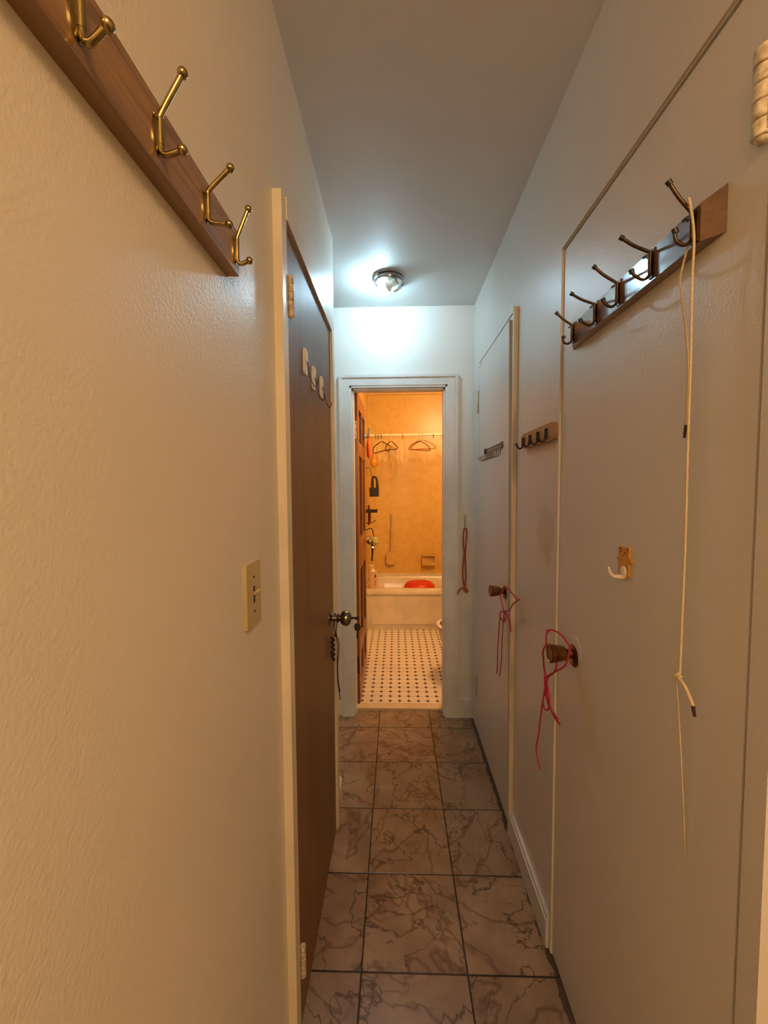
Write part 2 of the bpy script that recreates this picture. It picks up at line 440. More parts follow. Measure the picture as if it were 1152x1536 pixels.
d1 = thing('door_1', 'dark brown flat veneer door in the left wall', 'door', (XL, 1.0, 0), kind='structure')
obj('slab', boxes((-.285, -.250, DY0, DY1, .006, DZ)), 'brown_door', d1, .002)
hinge(d1, -.2435, .984, 1.790, 1.884, .0075, -1, .006)
hinge(d1, -.2435, .984, .140, .226, .0075, -1, .006)
k = bmesh.new(); KY, KZ = 1.515, .905
lathe(k, [(.0, 0), (.031, 0), (.031, .003), (.024, .008), (.013, .010), (.012, .026), (.017, .028), (.018, .034), (.013, .036), (.013, .040),
          (.022, .044), (.0275, .052), (.0295, .062), (.0265, .072), (.018, .079), (.009, .0815), (0, .0815)], (-.250, KY, KZ), (1, 0, 0), 32)
kn = obj('knob', k, 'nickel', d1)
obj('keyhole', B(lathe, [(0, 0), (.006, 0), (.006, .0012), (0, .0012)], (-.1686, KY, KZ), (1, 0, 0), 16), 'dark', kn)

d2 = thing('door_2', 'cream painted near closet door with a wooden hook rack on it', 'door', (XR, .9, 0), kind='structure')
obj('slab', boxes((XR + .0005, XR + .036, N0 + .005, N1 - .003, .004, NZ - .007)), 'door_w', d2, .0015)
hinge(d2, XR - .007, .544, 1.812, 1.918, .0115, -1, .012)
hinge(d2, XR - .007, .544, .14, .25, .0115, -1, .012)
def tulip_knob(parent, x, y, z, s=1.0, rose='knob_br', plate=None):
    """flat ended flared knob on a round rosette"""
    bm = bmesh.new()
    lathe(bm, [(0, .004), (.012, .004), (.0115, .016), (.0150, .0205), (.0185, .023), (.0200, .030), (.0222, .045), (.0238, .057), (.0243, .0605), (.0215, .0625), (.0205, .0605), (0, .0595)],
          (x, y, z), (-1, 0, 0), 32)
    k = obj('knob', bm, 'knob_br', parent)
    obj('rosette', B(lathe, [(0, 0), (.029, 0), (.029, .002), (.024, .006), (0, .008)], (x, y - .004, z - .004), (-1, 0, 0), 30), rose, k)
    if plate: obj('backing_disc', B(lathe, [(0, 0), (.034, 0), (.034, .0015), (0, .0018)], (x, y - .012, z + .014), (-1, 0, 0), 30), plate, k)
    return k
tulip_knob(d2, XR, 1.062, .957, plate='white_pl')

d3 = thing('door_3', 'cream painted far closet door standing slightly ajar', 'door', (XR, 2.3, 0), kind='structure')
def ajar_slab():
    bm = bmesh.new(); box(bm, XR + .0005, XR + .034, F0 + .003, F1 - .003, .004, FZ - .028)
    for v in bm.verts:                         # latch side stands out, most at the top (a warped door)
        t = (F1 - v.co.y) / (F1 - F0); v.co.x -= t * (.002 + .0135 * (v.co.z / 2.0) ** 1.6)
    return bm
obj('slab', ajar_slab(), 'door_w', d3, .0015)
hinge(d3, XR - .005, 2.315, 1.800, 1.925, .006, 1, .010)
hinge(d3, XR - .005, 2.315, .20, .325, .006, 1, .010)
tulip_knob(d3, XR - .008, 1.706, .960)

d4 = thing('door_4', 'red brown stained panel door opened into the bathroom', 'door', (-.25, YB, 0), kind='structure')
BX0, BX1, BY0, BY1, BZ0, BZ1 = -.267, -.235, 2.560, 3.215, .016, 2.000
rows = [(.13, .30), (.41, .86), (1.07, 1.60), (1.69, 1.90)]
cols = [(BY0 + .105, BY0 + .300), (BY0 + .365, BY1 - .105)]
bm = bmesh.new()
box(bm, BX0, BX1, BY0, cols[0][0], BZ0, BZ1); box(bm, BX0, BX1, cols[0][1], cols[1][0], BZ0, BZ1); box(bm, BX0, BX1, cols[1][1], BY1, BZ0, BZ1)
zz = [BZ0] + [z for r in rows for z in r] + [BZ1]
for c in cols:
    for i in range(0, len(zz), 2): box(bm, BX0, BX1, c[0], c[1], zz[i], zz[i + 1])
bmesh.ops.remove_doubles(bm, verts=bm.verts, dist=1e-5)
obj('door_frame', bm, 'bath_door', d4, .0015)
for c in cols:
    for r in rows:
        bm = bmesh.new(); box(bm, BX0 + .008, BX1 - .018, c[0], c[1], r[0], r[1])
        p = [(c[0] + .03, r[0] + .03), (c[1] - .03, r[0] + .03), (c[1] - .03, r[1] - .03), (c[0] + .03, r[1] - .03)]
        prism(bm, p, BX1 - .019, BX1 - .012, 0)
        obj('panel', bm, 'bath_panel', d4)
hb = boxes((BX0 - .004, BX1 - .006, BY0 - .002, BY0, 1.700, 1.805))
hg = obj('hinge', hb, 'steel', d4, .0006)
for z, x in ((1.717, -.248), (1.752, -.244), (1.788, -.248)): obj('screw', B(lathe, [(0, 0), (.0035, 0), (.0035, .001), (0, .001)], (x, BY0 - .002, z), (0, -1, 0), 12), 'dark', hg)
obj('hinge', boxes((BX0 - .006, BX1 - .002, BY0 - .002, BY0, .215, .325)), 'dark', d4, .0006)
bm = bmesh.new(); ball(bm, (BX1 + .030, BY1 - .06, .98), .02); tube(bm, [(BX1, BY1 - .06, .98), (BX1 + .025, BY1 - .06, .98)], .007)
obj('door_knob', bm, 'brass', d4)

# ------------------------------------------------------------------ coat rack on the left wall
lr = thing('coat_rack', 'long wooden coat rack with brass double hooks on the left wall', 'coat rack', (XL, .40, 1.75))
obj('board', boxes((XL, -.243, .06, .657, 1.719, 1.785)), 'rack_wood', lr, .003)
def double_hook(parent, y, tip_up, tip_low, x=-.243):
    """oval back plate, bar rising into a long upper prong, short lower prong, ball ends, two screws"""
    zc = 1.752
    bm = bmesh.new()
    lathe(bm, [(0, 0), (.0095, 0), (.0095, .0012), (.007, .0022), (0, .0024)], (x, y, zc - .002), (1, 0, 0), 20, 1.0, 2.2, ref=(0, 1, 0))
    h = obj('hook', bm, 'brass', parent)
    obj('bar', B(tube, [(x + .0035, y, zc + .014), (x + .0035, y, zc - .012)], .0034, 10, 1), 'brass', h)
    obj('prong', B(tube, [(x + .0035, y, zc + .012), (x + .0045, y, zc + .018), tip_up], .0031, 10, 3), 'brass', h)
    obj('prong', B(tube, [(x + .0035, y, zc - .010), (x + .0045, y, zc - .0185), (x + .010, y, zc - .0222), tip_low], .0031, 10, 3), 'brass', h)
    for e in (tip_up, tip_low): obj('ball_tip', B(ball, e, .0053), 'brass', h)
    for s, yy in ((.013, -.006), (-.013, .006)): obj('screw', B(ball, (x + .002, y + yy, zc + s), .0028, .5), 'brass', h)
for y, up, lo in ((.330, (-.212, .330, 1.812), (-.219, .330, 1.742)), (.437, (-.2145, .437, 1.809), (-.217, .437, 1.7345)),
                  (.545, (-.2095, .545, 1.797), (-.213, .545, 1.7275)), (.642, (-.221, .642, 1.810), (-.221, .642, 1.7345))):
    double_hook(lr, y, up, lo)

# ------------------------------------------------------------------ coat rack on the near closet door
rr = thing('coat_rack', 'varnished dark wooden coat rack with five bronze hooks on the near closet door', 'coat rack', (XR, .82, 1.755))
bm = bmesh.new()
A = [bm.verts.new((XR, y, z)) for y, z in ((.604, 1.738), (1.093, 1.738), (1.093, 1.803), (.604, 1.803))]      # the edges are chamfered all round
F = [bm.verts.new((XR - .020, y, z)) for y, z in ((.626, 1.7385), (1.058, 1.7385), (1.058, 1.789), (.626, 1.792))]
bm.faces.new(A); bm.faces.new(F[::-1])
for i in range(4): bm.faces.new((A[i], A[(i + 1) % 4], F[(i + 1) % 4], F[i]))
obj('board', bm, 'rack_dark', rr, .0015)
def y_hook(parent, y, tip, low, x=.438):
    zc = 1.766
    bm = bmesh.new()
    box(bm, x - .0018, x, y - .007, y + .007, zc - .024, zc + .024)
    h = obj('hook', bm, 'bronze', parent, .0008)
    obj('bar', B(tube, [(x - .0042, y, zc + .018), (x - .0042, y, zc - .018)], .0033, 10, 1), 'bronze', h)
    t = Vector(tip); a = Vector((x - .0042, y, zc + .017)); d = (t - a)
    obj('prong', B(tube, [(x - .0042, y, zc + .013), (x - .0048, y, zc + .0185), a + d * .55 + Vector((0, 0, -.002)), t], .0028, 10, 4), 'bronze', h)
    lw = Vector(low)
    obj('prong', B(tube, [(x - .0042, y, zc - .014), (x - .006, y, zc - .021), (x - .013, y, zc - .0262), (x - .021, y, zc - .0245), ((x - .024 + lw.x) / 2 - .001, y, zc - .018), lw], .0027, 10, 4), 'bronze', h)
    # second prong of the casting, leaning back along the board
    obj('prong', B(tube, [(x - .0042, y, zc + .013), (x - .003, y + .012, zc + .020), (x - .003, y + .022, zc + .021)], .0022, 8, 3), 'bronze', h)
    for e, q in ((t, (t - a).normalized()), (lw, Vector((-.35, 0, .94)))): obj('tip', B(tube, [e - q * .005, e + q * .002], .0043, 10, 1), 'black_m', h)
for y, tp, lo in ((.637, (.398, .637, 1.829), (.409, .637, 1.761)), (.737, (.384, .737, 1.810), (.403, .737, 1.755)),
                  (.842, (.388, .842, 1.817), (.407, .842, 1.754)), (.934, (.383, .934, 1.808), (.404, .934, 1.752)),
                  (1.049, (.395, 1.049, 1.815), (.413, 1.049, 1.757))):
    y_hook(rr, y, tp, lo)

# cream cord looped over the nearest hook
rp = thing('cord', 'long cream cord hanging from the nearest hook of the right rack', 'cord', (.430, .632, 1.79))
CX = .431
bm = bmesh.new()
tube(bm, [(.4365, .640, 1.775), (.430, .637, 1.797), (.424, .632, 1.802), (.4235, .627, 1.79), (CX, .628, 1.745), (CX, .629, 1.68), (CX + .001, .628, 1.58), (CX + .002, .629, 1.45),
          (CX + .003, .629, 1.30), (CX + .003, .630, 1.20), (CX + .003, .631, 1.099)], .0017, 8, 6)
obj('strand', bm, 'rope', rp)
bm = bmesh.new()
tube(bm, [(.4365, .640, 1.775), (CX + .001, .640, 1.745), (CX - .001, .652, 1.705), (CX, .652, 1.68), (CX + .002, .642, 1.62), (CX + .003, .636, 1.56), (CX + .003, .637, 1.478)], .0015, 8, 6)
obj('strand', bm, 'rope', rp)
obj('tip', B(tube, [(CX + .003, .6365, 1.479), (CX + .003, .6385, 1.460)], .0021, 8, 1), 'rope_tip', rp)
bm = bmesh.new()
tube(bm, [(CX + .003, .631, 1.102), (CX - .001, .634, 1.096), (CX, .6365, 1.091), (CX + .004, .633, 1.0935), (CX + .003, .628, 1.0965), (CX, .631, 1.0985)], .002, 8, 5)
tube(bm, [(CX, .632, 1.0945), (CX - .001, .623, 1.0935), (CX - .001, .614, 1.089), (CX + .001, .606, 1.077), (CX + .003, .601, 1.065)], .0024, 8, 5)
obj('knot', bm, 'rope', rp)
obj('tip', B(tube, [(CX + .003, .6013, 1.066), (CX + .004, .5985, 1.051)], [.0027, .002], 8, 1), 'rope_tip', rp)
obj('strand', B(tube, [(CX, .6365, 1.092), (CX + .004, .636, 1.06), (CX + .012, .637, .98), (CX + .020, .637, .88), (CX + .0255, .638, .80)], [.0014, .0013, .0011, .0009, .0007], 8, 5), 'rope', rp)

# orange animal shaped hook
ah = thing('adhesive_hook', 'small orange animal shaped hook with a white peg on the near closet door', 'hook', (XR, .83, 1.235))
px = XR - .004
poly = [(.851, 1.262), (.8475, 1.2675), (.843, 1.2655), (.836, 1.2675), (.829, 1.2660), (.822, 1.2685), (.8165, 1.2695), (.8135, 1.264), (.8135, 1.248), (.8065, 1.2445), (.8045, 1.240),
        (.8095, 1.2395), (.8135, 1.236), (.8125, 1.212), (.8165, 1.2075), (.846, 1.2075), (.850, 1.2125), (.8505, 1.236), (.8565, 1.239), (.8575, 1.2425), (.8505, 1.244)]
obj('backing', B(prism, poly, XR, px, 0), 'orange_pl', ah, .0006)
for y, z in ((.842, 1.2570), (.8255, 1.2560)): obj('eye', B(ball, (px, y, z), .0021, .35), 'dark', ah)
obj('nose', B(ball, (px, .8335, 1.2505), .0014, .35), 'dark', ah)
for y in (.846, .8175): obj('ear', B(ball, (px, y, 1.2635), .003, .3), 'bear_ear', ah)
obj('belly', B(ball, (px, .834, 1.237), .009, .12, .8, 1.2), 'bear_nose', ah)
bm = bmesh.new()
lathe(bm, [(0, 0), (.010, 0), (.0095, .003), (0, .005)], (px, .830, 1.216), (-1, 0, 0), 20, 1.0, 1.4, ref=(0, 1, 0))
tube(bm, [(px + .001, .827, 1.2065), (px - .008, .832, 1.2075), (px - .018, .834, 1.2085), (px - .0245, .835, 1.2165), (px - .0275, .835, 1.2275)], [.0045, .0045, .0038, .003, .0022], 10, 5, )
obj('peg', bm, 'cream_pl', ah)

# pink cord on the near knob
pc = thing('cord', 'bright pink cord tied on the near closet door knob', 'cord', (XR - .04, 1.07, .95))
q = lambda y, z, x=.418: (x, y, z)
bm = bmesh.new()
tube(bm, [(.405, 1.106, .966), (.402, 1.100, .992), (.405, 1.091, 1.008), (.412, 1.075, 1.013), (.42, 1.050, 1.012), (.426, 1.030, 1.002), (.430, 1.020, .990), (.427, 1.020, .965), (.424, 1.024, .945), (.42, 1.040, .927), (.416, 1.060, .912), (.415, 1.083, .895), (.414, 1.105, .880), (.415, 1.131, .858)], .0024, 8, 5)
tube(bm, [(.405, 1.106, .966), (.400, 1.118, .94), (.405, 1.127, .916), (.410, 1.138, .892), (.414, 1.141, .873), (.415, 1.135, .858)], .0024, 8, 5)
tube(bm, [(.421, 1.068, .937), (.419, 1.072, .927), (.418, 1.071, .914), (.415, 1.083, .895), (.415, 1.110, .874), (.416, 1.130, .858)], .0021, 8, 5)
obj('loop', bm, 'pink', pc)
obj('knot', B(ball, (.415, 1.134, .857), .0062, 1, 1, 1.3), 'pink', pc); obj('knot', B(ball, (.404, 1.096, 1.004), .0045), 'pink', pc)
bm = bmesh.new()
tube(bm, [q(1.139, .853), q(1.160, .785), q(1.180, .717), q(1.195, .655), q(1.212, .605), q(1.192, .578), q(1.174, .566)], .0024, 8, 6)
tube(bm, [q(1.137, .853, .415), q(1.112, .838, .413), q(1.093, .814, .411), q(1.104, .784, .411), q(1.135, .769, .413), q(1.156, .783, .416), q(1.141, .825, .418), q(1.136, .853)], .0024, 8, 6)
tube(bm, [q(1.137, .853, .413), q(1.128, .822, .412), q(1.108, .800, .412), q(1.077, .793, .413), q(1.041, .793, .414)], .0024, 8, 6)
tube(bm, [q(1.138, .853, .420), q(1.141, .814, .420), q(1.115, .790, .419), q(1.084, .778, .419), q(1.040, .779, .418)], .0024, 8, 6)
obj('tail', bm, 'pink', pc)

# pink cord on the far knob
pf = thing('cord', 'thin pink cord tied on the far closet door knob', 'cord', (XR - .03, 1.68, .95))
bm = bmesh.new()
tube(bm, [(.435, 1.690, .972), (.438, 1.660, .988), (.440, 1.600, .992), (.4375, 1.564, .990), (.4375, 1.500, .985), (.4375, 1.472, .987), (.4375, 1.500, .973), (.4375, 1.550, .945), (.436, 1.585, .915), (.430, 1.617, .900)], .0022, 8, 5)
tube(bm, [(.434, 1.685, .975), (.426, 1.683, .951), (.427, 1.665, .923), (.428, 1.634, .898)], .0022, 8, 5)
obj('loop', bm, 'pink', pf)
obj('knot', B(ball, (.429, 1.628, .898), .005), 'pink', pf); obj('knot', B(ball, (.4375, 1.469, .988), .004), 'pink', pf)
q = lambda y, z, x=.428: (x, y, z)
bm = bmesh.new()
tube(bm, [q(1.634, .898), q(1.689, .876), q(1.684, .855), q(1.630, .863, .424), q(1.598, .874, .426), q(1.604, .889), q(1.628, .897)], .0022, 8, 5)
tube(bm, [q(1.630, .897, .425), q(1.608, .882, .423), q(1.592, .868, .423), q(1.615, .858, .423), q(1.675, .857, .424), q(1.694, .851), q(1.711, .786), q(1.728, .695), q(1.732, .627), q(1.744, .592)], .0022, 8, 5)
tube(bm, [q(1.630, .897, .430), q(1.639, .862), q(1.654, .790), q(1.660, .706), q(1.680, .632), q(1.688, .606)], .0022, 8, 5)
tube(bm, [q(1.625, .898, .431), q(1.590, .888, .434), q(1.5695, .860, .4365), q(1.562, .838, .4365)], .0026, 8, 5)
obj('tail', bm, 'pink', pf)

# hook board between the closet doors
hb = thing('hook_board', 'rounded wooden board with four black iron hooks between the closet doors', 'hook rack', (XR, 1.32, 1.545))
def rounded(y0, y1, z0, z1, r, n=6):
    p = []
    for cy, cz, a0 in ((y1 - r, z1 - r, 0), (y0 + r, z1 - r, 90), (y0 + r, z0 + r, 180), (y1 - r, z0 + r, 270)):
        for i in range(n + 1):
            a = math.radians(a0 + 90 * i / n); p.append((cy + r * math.cos(a), cz + r * math.sin(a)))
    return p
obj('board', B(prism, rounded(1.175, 1.485, 1.523, 1.5735, .021), XR, XR - .015, 0), 'board_wood', hb, .003)
for y in (1.235, 1.306, 1.382, 1.452):
    x = XR - .015
    h = obj('hook', boxes((x - .0025, x, y - .0075, y + .0075, 1.530, 1.560)), 'black_m', hb, .001)
    bm = bmesh.new()
    tube(bm, [(x - .003, y, 1.556), (x - .004, y, 1.540), (x - .006, y, 1.528), (x - .013, y, 1.522), (x - .020, y, 1.5265), (x - .0255, y, 1.537)], [.004, .0038, .0032, .003, .003, .003], 10, 5)
    obj('prong', bm, 'black_m', h)
    obj('tip', B(ball, (x - .0258, y, 1.5375), .0042), 'black_m', h); obj('tip', B(ball, (x - .004, y, 1.556), .0055, .6), 'black_m', h)

# brass wire hook rail on the far closet door
wr = thing('wire_hook_rail', 'thin brass wire rail of many small hooks on the far closet door', 'hook rack', (XR, 1.93, 1.56))
X0 = XR - .0115
bm = bmesh.new()
for z in (1.5775, 1.559): obj('rail', B(tube, [(X0, 1.765, z), (X0, 2.085, z)], .0023, 8, 1), 'brass_d', wr)
bm.free()
obj('end_plate', boxes((X0 - .004, X0 + .004, 1.748, 1.775, 1.555, 1.582)), 'brass_d', wr, .002)
obj('end_plate', boxes((X0 - .004, X0 + .004, 2.070, 2.094, 1.555, 1.582)), 'dark', wr, .002)
for i in range(9):
    y = 1.785 + i * .0355
    obj('hook', B(tube, [(X0, y, 1.5775), (X0, y, 1.559), (X0 - .001, y, 1.536), (X0 - .010, y, 1.524), (X0 - .026, y, 1.523), (X0 - .039, y, 1.540)], .0016, 6, 4), 'brass_d', wr)

# hook on the end wall with rust cord
eh = thing('wall_hook', 'small shiny metal hook on the end wall right of the bathroom doorway', 'hook', (.4065, YE, 1.20))
obj('back_plate', boxes((.4005, .4125, YE - .004, YE, 1.178, 1.230)), 'steel', eh, .001)
obj('crossbar', boxes((.3965, .4165, YE - .006, YE - .002, 1.224, 1.232)), 'steel', eh, .001)
obj('prong', B(tube, [(.4065, YE - .004, 1.218), (.4065, YE - .010, 1.195), (.4065, YE - .006, 1.165), (.4065, YE - .014, 1.150), (.4065, YE - .024, 1.156), (.4065, YE - .028, 1.168)], .0032, 8, 5), 'chrome', eh)
rc = thing('cord', 'rust red cord doubled over the small hook on the end wall', 'cord', (.4065, YE - .02, 1.15))
yy = YE - .017
bm = bmesh.new()
tube(bm, [(.404, yy, .80), (.3955, yy, .85), (.3945, yy, .92), (.400, yy - .004, 1.00), (.397, yy, 1.05), (.396, yy, 1.11), (.4000, yy, 1.143), (.4065, yy, 1.153), (.415, yy, 1.143), (.4165, yy, 1.11), (.412, yy, 1.06), (.4085, yy + .004, 1.00),
          (.4105, yy, .93), (.4125, yy, .86), (.408, yy, .80)], .0052, 8, 5)
obj('strand', bm, 'rust', rc)
bm = bmesh.new()
tube(bm, [(.406, yy, .806), (.412, yy, .795), (.420, yy, .785), (.422, yy, .775), (.413, yy, .772), (.402, yy, .790), (.391, yy, .796), (.379, yy, .790), (.370, yy, .778), (.360, yy, .757)], .0056, 8, 5)
obj('tail', bm, 'rust', rc)

# light switch
ls = thing('light_switch', 'aged ivory toggle light switch on the left wall', 'light switch', (XL, .73, 1.197))
bm = bmesh.new(); prism(bm, rounded(.693, .765, 1.140, 1.256, .004), XL, XL + .0062, 0)
obj('plate', bm, 'ivory', ls, .002)
obj('toggle_slot', boxes((XL + .006, XL + .0067, .7255, .7325, 1.183, 1.213)), 'dark', ls)
obj('toggle', B(tube, [(XL + .004, .729, 1.198), (XL + .0185, .729, 1.207)], [.0042, .0030], 10, 1, .8), 'ivory', ls)
for z in (1.2295, 1.167): obj('screw', B(ball, (XL + .0063, .729, z), .0028, .4), 'dark', ls)

# adhesive hooks on the brown door
def stick_hook(y, zt, label):
    x = -.250
    h = thing('adhesive_hook', label, 'hook', (x, y, zt - .035), 'stick-on hooks on the brown door')
    bm = bmesh.new(); prism(bm, rounded(y - .017, y + .017, zt - .072, zt, .014), x, x + .0055, 0)
    obj('base', bm, 'white_pl', h, .0022)
    obj('cap', B(prism, rounded(y - .008, y + .008, zt - .038, zt - .006, .006), x + .005, x + .0085, 0), 'white_pl', h, .0015)
    bm = bmesh.new()
    tube(bm, [(x + .007, y, zt - .030), (x + .012, y, zt - .060), (x + .020, y, zt - .088), (x + .027, y, zt - .101), (x + .033, y, zt - .100), (x + .0375, y, zt - .085)], .0014, 8, 5)
    obj('wire', bm, 'bronze', h)
stick_hook(1.148, 1.772, 'first white stick-on hook from the left on the brown door')
stick_hook(1.262, 1.758, 'middle of the three white stick-on hooks on the brown door')
stick_hook(1.392, 1.762, 'white stick-on hook nearest the far edge of the brown door')

# key, cord and chain on the brown door knob
ky = thing('key', 'key with a second key dangling in the brown door knob', 'key', (-.162, KY, KZ))
obj('blade', boxes((-.1690, -.150, KY - .001, KY + .001, KZ - .004, KZ + .004)), 'black_m', ky, .0005)
obj('bow', B(lathe, [(0, -.001), (.0075, -.001), (.0075, .001), (0, .001)], (-.147, KY, KZ - .001), (0, 1, 0), 18), 'black_m', ky)
bm = bmesh.new()
tube(bm, [(-.147, KY, KZ - .004), (-.145, KY - .003, KZ - .012), (-.147, KY, KZ - .020), (-.149, KY + .003, KZ - .012), (-.147, KY, KZ - .004)], .0009, 6, 5)
obj('ring', bm, 'steel', ky)
bm = bmesh.new(); lathe(bm, [(0, -.001), (.0125, -.001), (.0125, .001), (0, .001)], (-.147, KY, KZ - .034), (0, 1, 0), 20, 1, 1.25)
box(bm, -.1502, -.1438, KY - .001, KY + .001, KZ - .078, KZ - .042)
obj('spare_key', bm, 'black_m', ky)
ct = thing('cord', 'black cord with a braided tail tied on the brown door knob', 'cord', (-.23, KY, KZ - .02))
cx = -.230
bm = bmesh.new()
tube(bm, [(cx - .004, KY + .004, KZ - .016), (cx - .003, KY - .004, KZ + .010), (cx + .002, KY, KZ + .016), (cx + .007, KY, KZ - .010), (cx + .006, KY, KZ - .03), (cx + .002, KY, KZ - .060)], .0018, 8, 5)
tube(bm, [(cx - .004, KY + .004, KZ - .016), (cx - .003, KY, KZ - .035), (cx + .001, KY, KZ - .060)], .0018, 8, 5)
obj('loop', bm, 'black_c', ct)
obj('knot', B(ball, (cx + .001, KY, KZ - .064), .006, 1, 1, 1.4), 'black_c', ct)
bm = bmesh.new()
for i in range(10): ball(bm, (cx - .010 + (.0035 if i % 2 else -.0035), KY - .002 + (.002 if i % 3 else -.002), KZ - .074 - i * .0092), .0056, 1, 1, 1.3, 10)
obj('braid', bm, 'black_c', ct)
bm = bmesh.new()
tube(bm, [(cx + .002, KY, KZ - .064), (cx + .0115, KY, KZ - .085), (cx + .013, KY, KZ - .125), (cx + .0075, KY, KZ - .18), (cx + .009, KY, KZ - .24), (cx + .0155, KY, KZ - .285)], .0018, 8, 5)
tube(bm, [(cx + .001, KY, KZ - .064), (cx + .007, KY, KZ - .10), (cx + .006, KY, KZ - .16), (cx + .006, KY, KZ - .23), (cx + .011, KY, KZ - .28), (cx + .015, KY, KZ - .315)], .0018, 8, 5)
obj('tail', bm, 'black_c', ct)

# ------------------------------------------------------------------ ceiling light: bare bulb in a shadeless chrome dish
cl = thing('ceiling_light', 'broken chrome ceiling light with one bare lit bulb', 'ceiling light', (-.03, 2.125, ZC))
obj('dish', B(lathe, [(.030, 0), (.071, 0), (.074, .006), (.073, .022), (.070, .028), (.067, .028), (.067, .012), (.03, .008)], (-.030, 2.125, ZC), (0, 0, -1), 40), 'dish', cl)
obj('rim_band', B(lathe, [(.0728, .012), (.0758, .013), (.0758, .017), (.0728, .018)], (-.030, 2.125, ZC), (0, 0, -1), 40), 'steel', cl)
ax = Vector((-1, .55, -.30)).normalized(); S0 = Vector((.010, 2.090, ZC - .034))
obj('socket', B(lathe, [(0, 0), (.017, 0), (.019, .004), (.019, .024), (.016, .028), (0, .028)], S0, ax, 24), 'white_pl', cl)
bl = obj('bulb', B(lathe, [(.0265, .056), (.0295, .066), (.0305, .078), (.0285, .091), (.022, .102), (.012, .108), (0, .110)], S0, ax, 28), 'bulb', cl)
obj('bulb_collar', B(lathe, [(0, .026), (.013, .026), (.0145, .034), (.021, .044), (.0268, .056), (0, .0565)], S0, ax, 28), 'white_pl', bl)
bm = bmesh.new()
prism(bm, [(.034, 2.100), (.014, 2.074), (-.012, 2.085), (.004, 2.110)], ZC - .066, ZC - .0645, 2)
for v in bm.verts: v.co.z += (v.co.x - .03) * .45
obj('bracket', bm, 'white_pl', cl)
obj('wire', B(tube, [(.030, 2.125, ZC - .01), (.040, 2.118, ZC - .03), (.034, 2.108, ZC - .05)], .0022, 8, 5), 'dark', cl)
bm = bmesh.new()
prism(bm, [(-.100, 2.085), (-.088, 2.066), (-.082, 2.072), (-.098, 2.104)], ZC - .018, ZC - .001, 2)
obj('clip', bm, 'white_pl', cl, .002)

# ------------------------------------------------------------------ bathroom shell
BW, BR, YK, BZC = -.310, 1.02, 4.640, 2.462
struct('floor_bath', boxes((BW - .05, BR + .05, 2.582, 4.1, -.05, .0)), 'bath_floor', 'white octagon tile floor with black dots in the bathroom', 'floor')
for nm, bx, lb in (('wall_bath_back', (BW - .05, BR + .05, YK, YK + .05, 0, 2.55), 'yellow beige tiled wall behind the bathtub'),
                   ('wall_bath_left', (BW - .05, BW, YB, YK, 0, 2.55), 'yellow beige tiled wall left of the bathtub'), ('wall_bath_right', (BR, BR + .05, YB, YK, 0, 2.55), 'yellow beige tiled wall right of the bathtub')):
    struct(nm, boxes(bx), 'bath_tile', lb, 'wall')
struct('ceiling_bath', boxes((BW - .05, BR + .05, YB, YK + .05, BZC, BZC + .05)), 'bath_ceil', 'ceiling of the bathroom', 'ceiling')
struct('trim_7', boxes((BW, BR, YK - .022, YK, BZC - .035, BZC)), 'bath_ceil', 'cove strip along the top of the tiled bathroom wall', 'trim', .008)

# bathtub
TY0, TZ = 4.000, .405
tb = thing('bathtub', 'cream enamel bathtub across the end of the bathroom', 'bathtub', (.35, 4.3, 0))
bm = bmesh.new()
prism(bm, [(TY0 + .012, .0), (TY0 + .004, .03), (TY0, .10), (TY0, TZ - .045), (TY0 + .04, TZ - .045), (TY0 + .05, .0)], BW + .001, BR - .001, 0)
obj('apron', bm, 'tub', tb, .003)
obj('apron_panel', boxes((BW + .06, BR - .06, TY0 - .006, TY0 + .004, .06, TZ - .085)), 'tub', tb, .005)
def basin():
    bm = bmesh.new(); a, b, c, d = BW + .001, BR - .001, TY0 - .012, YK - .001
    loops = []
    def ring(x0, x1, y0, y1, z, r):
        p = rounded(x0, x1, y0, y1, r, 5); return [bm.verts.new((u, w, z)) for u, w in p]
    loops.append(ring(a, b, c, d, TZ - .05, .004)); loops.append(ring(a, b, c, d, TZ - .012, .004)); loops.append(ring(a + .006, b - .006, c + .008, d - .006, TZ, .006))
    loops.append(ring(a + .05, b - .05, c + .062, d - .05, TZ, .10)); loops.append(ring(a + .062, b - .062, c + .075, d - .06, TZ - .015, .10))
    loops.append(ring(a + .11, b - .16, c + .10, d - .085, .13, .10)); loops.append(ring(a + .16, b - .22, c + .14, d - .13, .10, .08))
    for p, q in zip(loops, loops[1:]):
        n = len(p)
        for i in range(n): bm.faces.new((p[i], p[(i + 1) % n], q[(i + 1) % n], q[i]))
    bm.faces.new(loops[-1]); return bm
obj('basin', basin(), 'tub', tb)
obj('tile_flange', boxes((BW + .001, BR - .001, YK - .030, YK - .001, TZ - .01, TZ + .028)), 'tub', tb, .006)

rb = thing('basin', 'red plastic washbasin lying upside down in the bathtub', 'basin', (.245, 4.36, .10))
bm = bmesh.new(); lathe(bm, [(.185, 0), (.180, .01), (.172, .06), (.168, .20), (.160, .262), (.135, .292), (.10, .304), (0, .308)], (.245, 4.335, .104), (0, 0, 1), 40, 1.0, .85, ref=(1, 0, 0))
obj('bowl', bm, 'red_pl', rb)
obj('rim', B(tube, [(.245 + .186 * math.cos(t * math.pi / 12), 4.335 + .158 * math.sin(t * math.pi / 12), .107) for t in range(25)], .006, 8, 2), 'red_pl', rb)

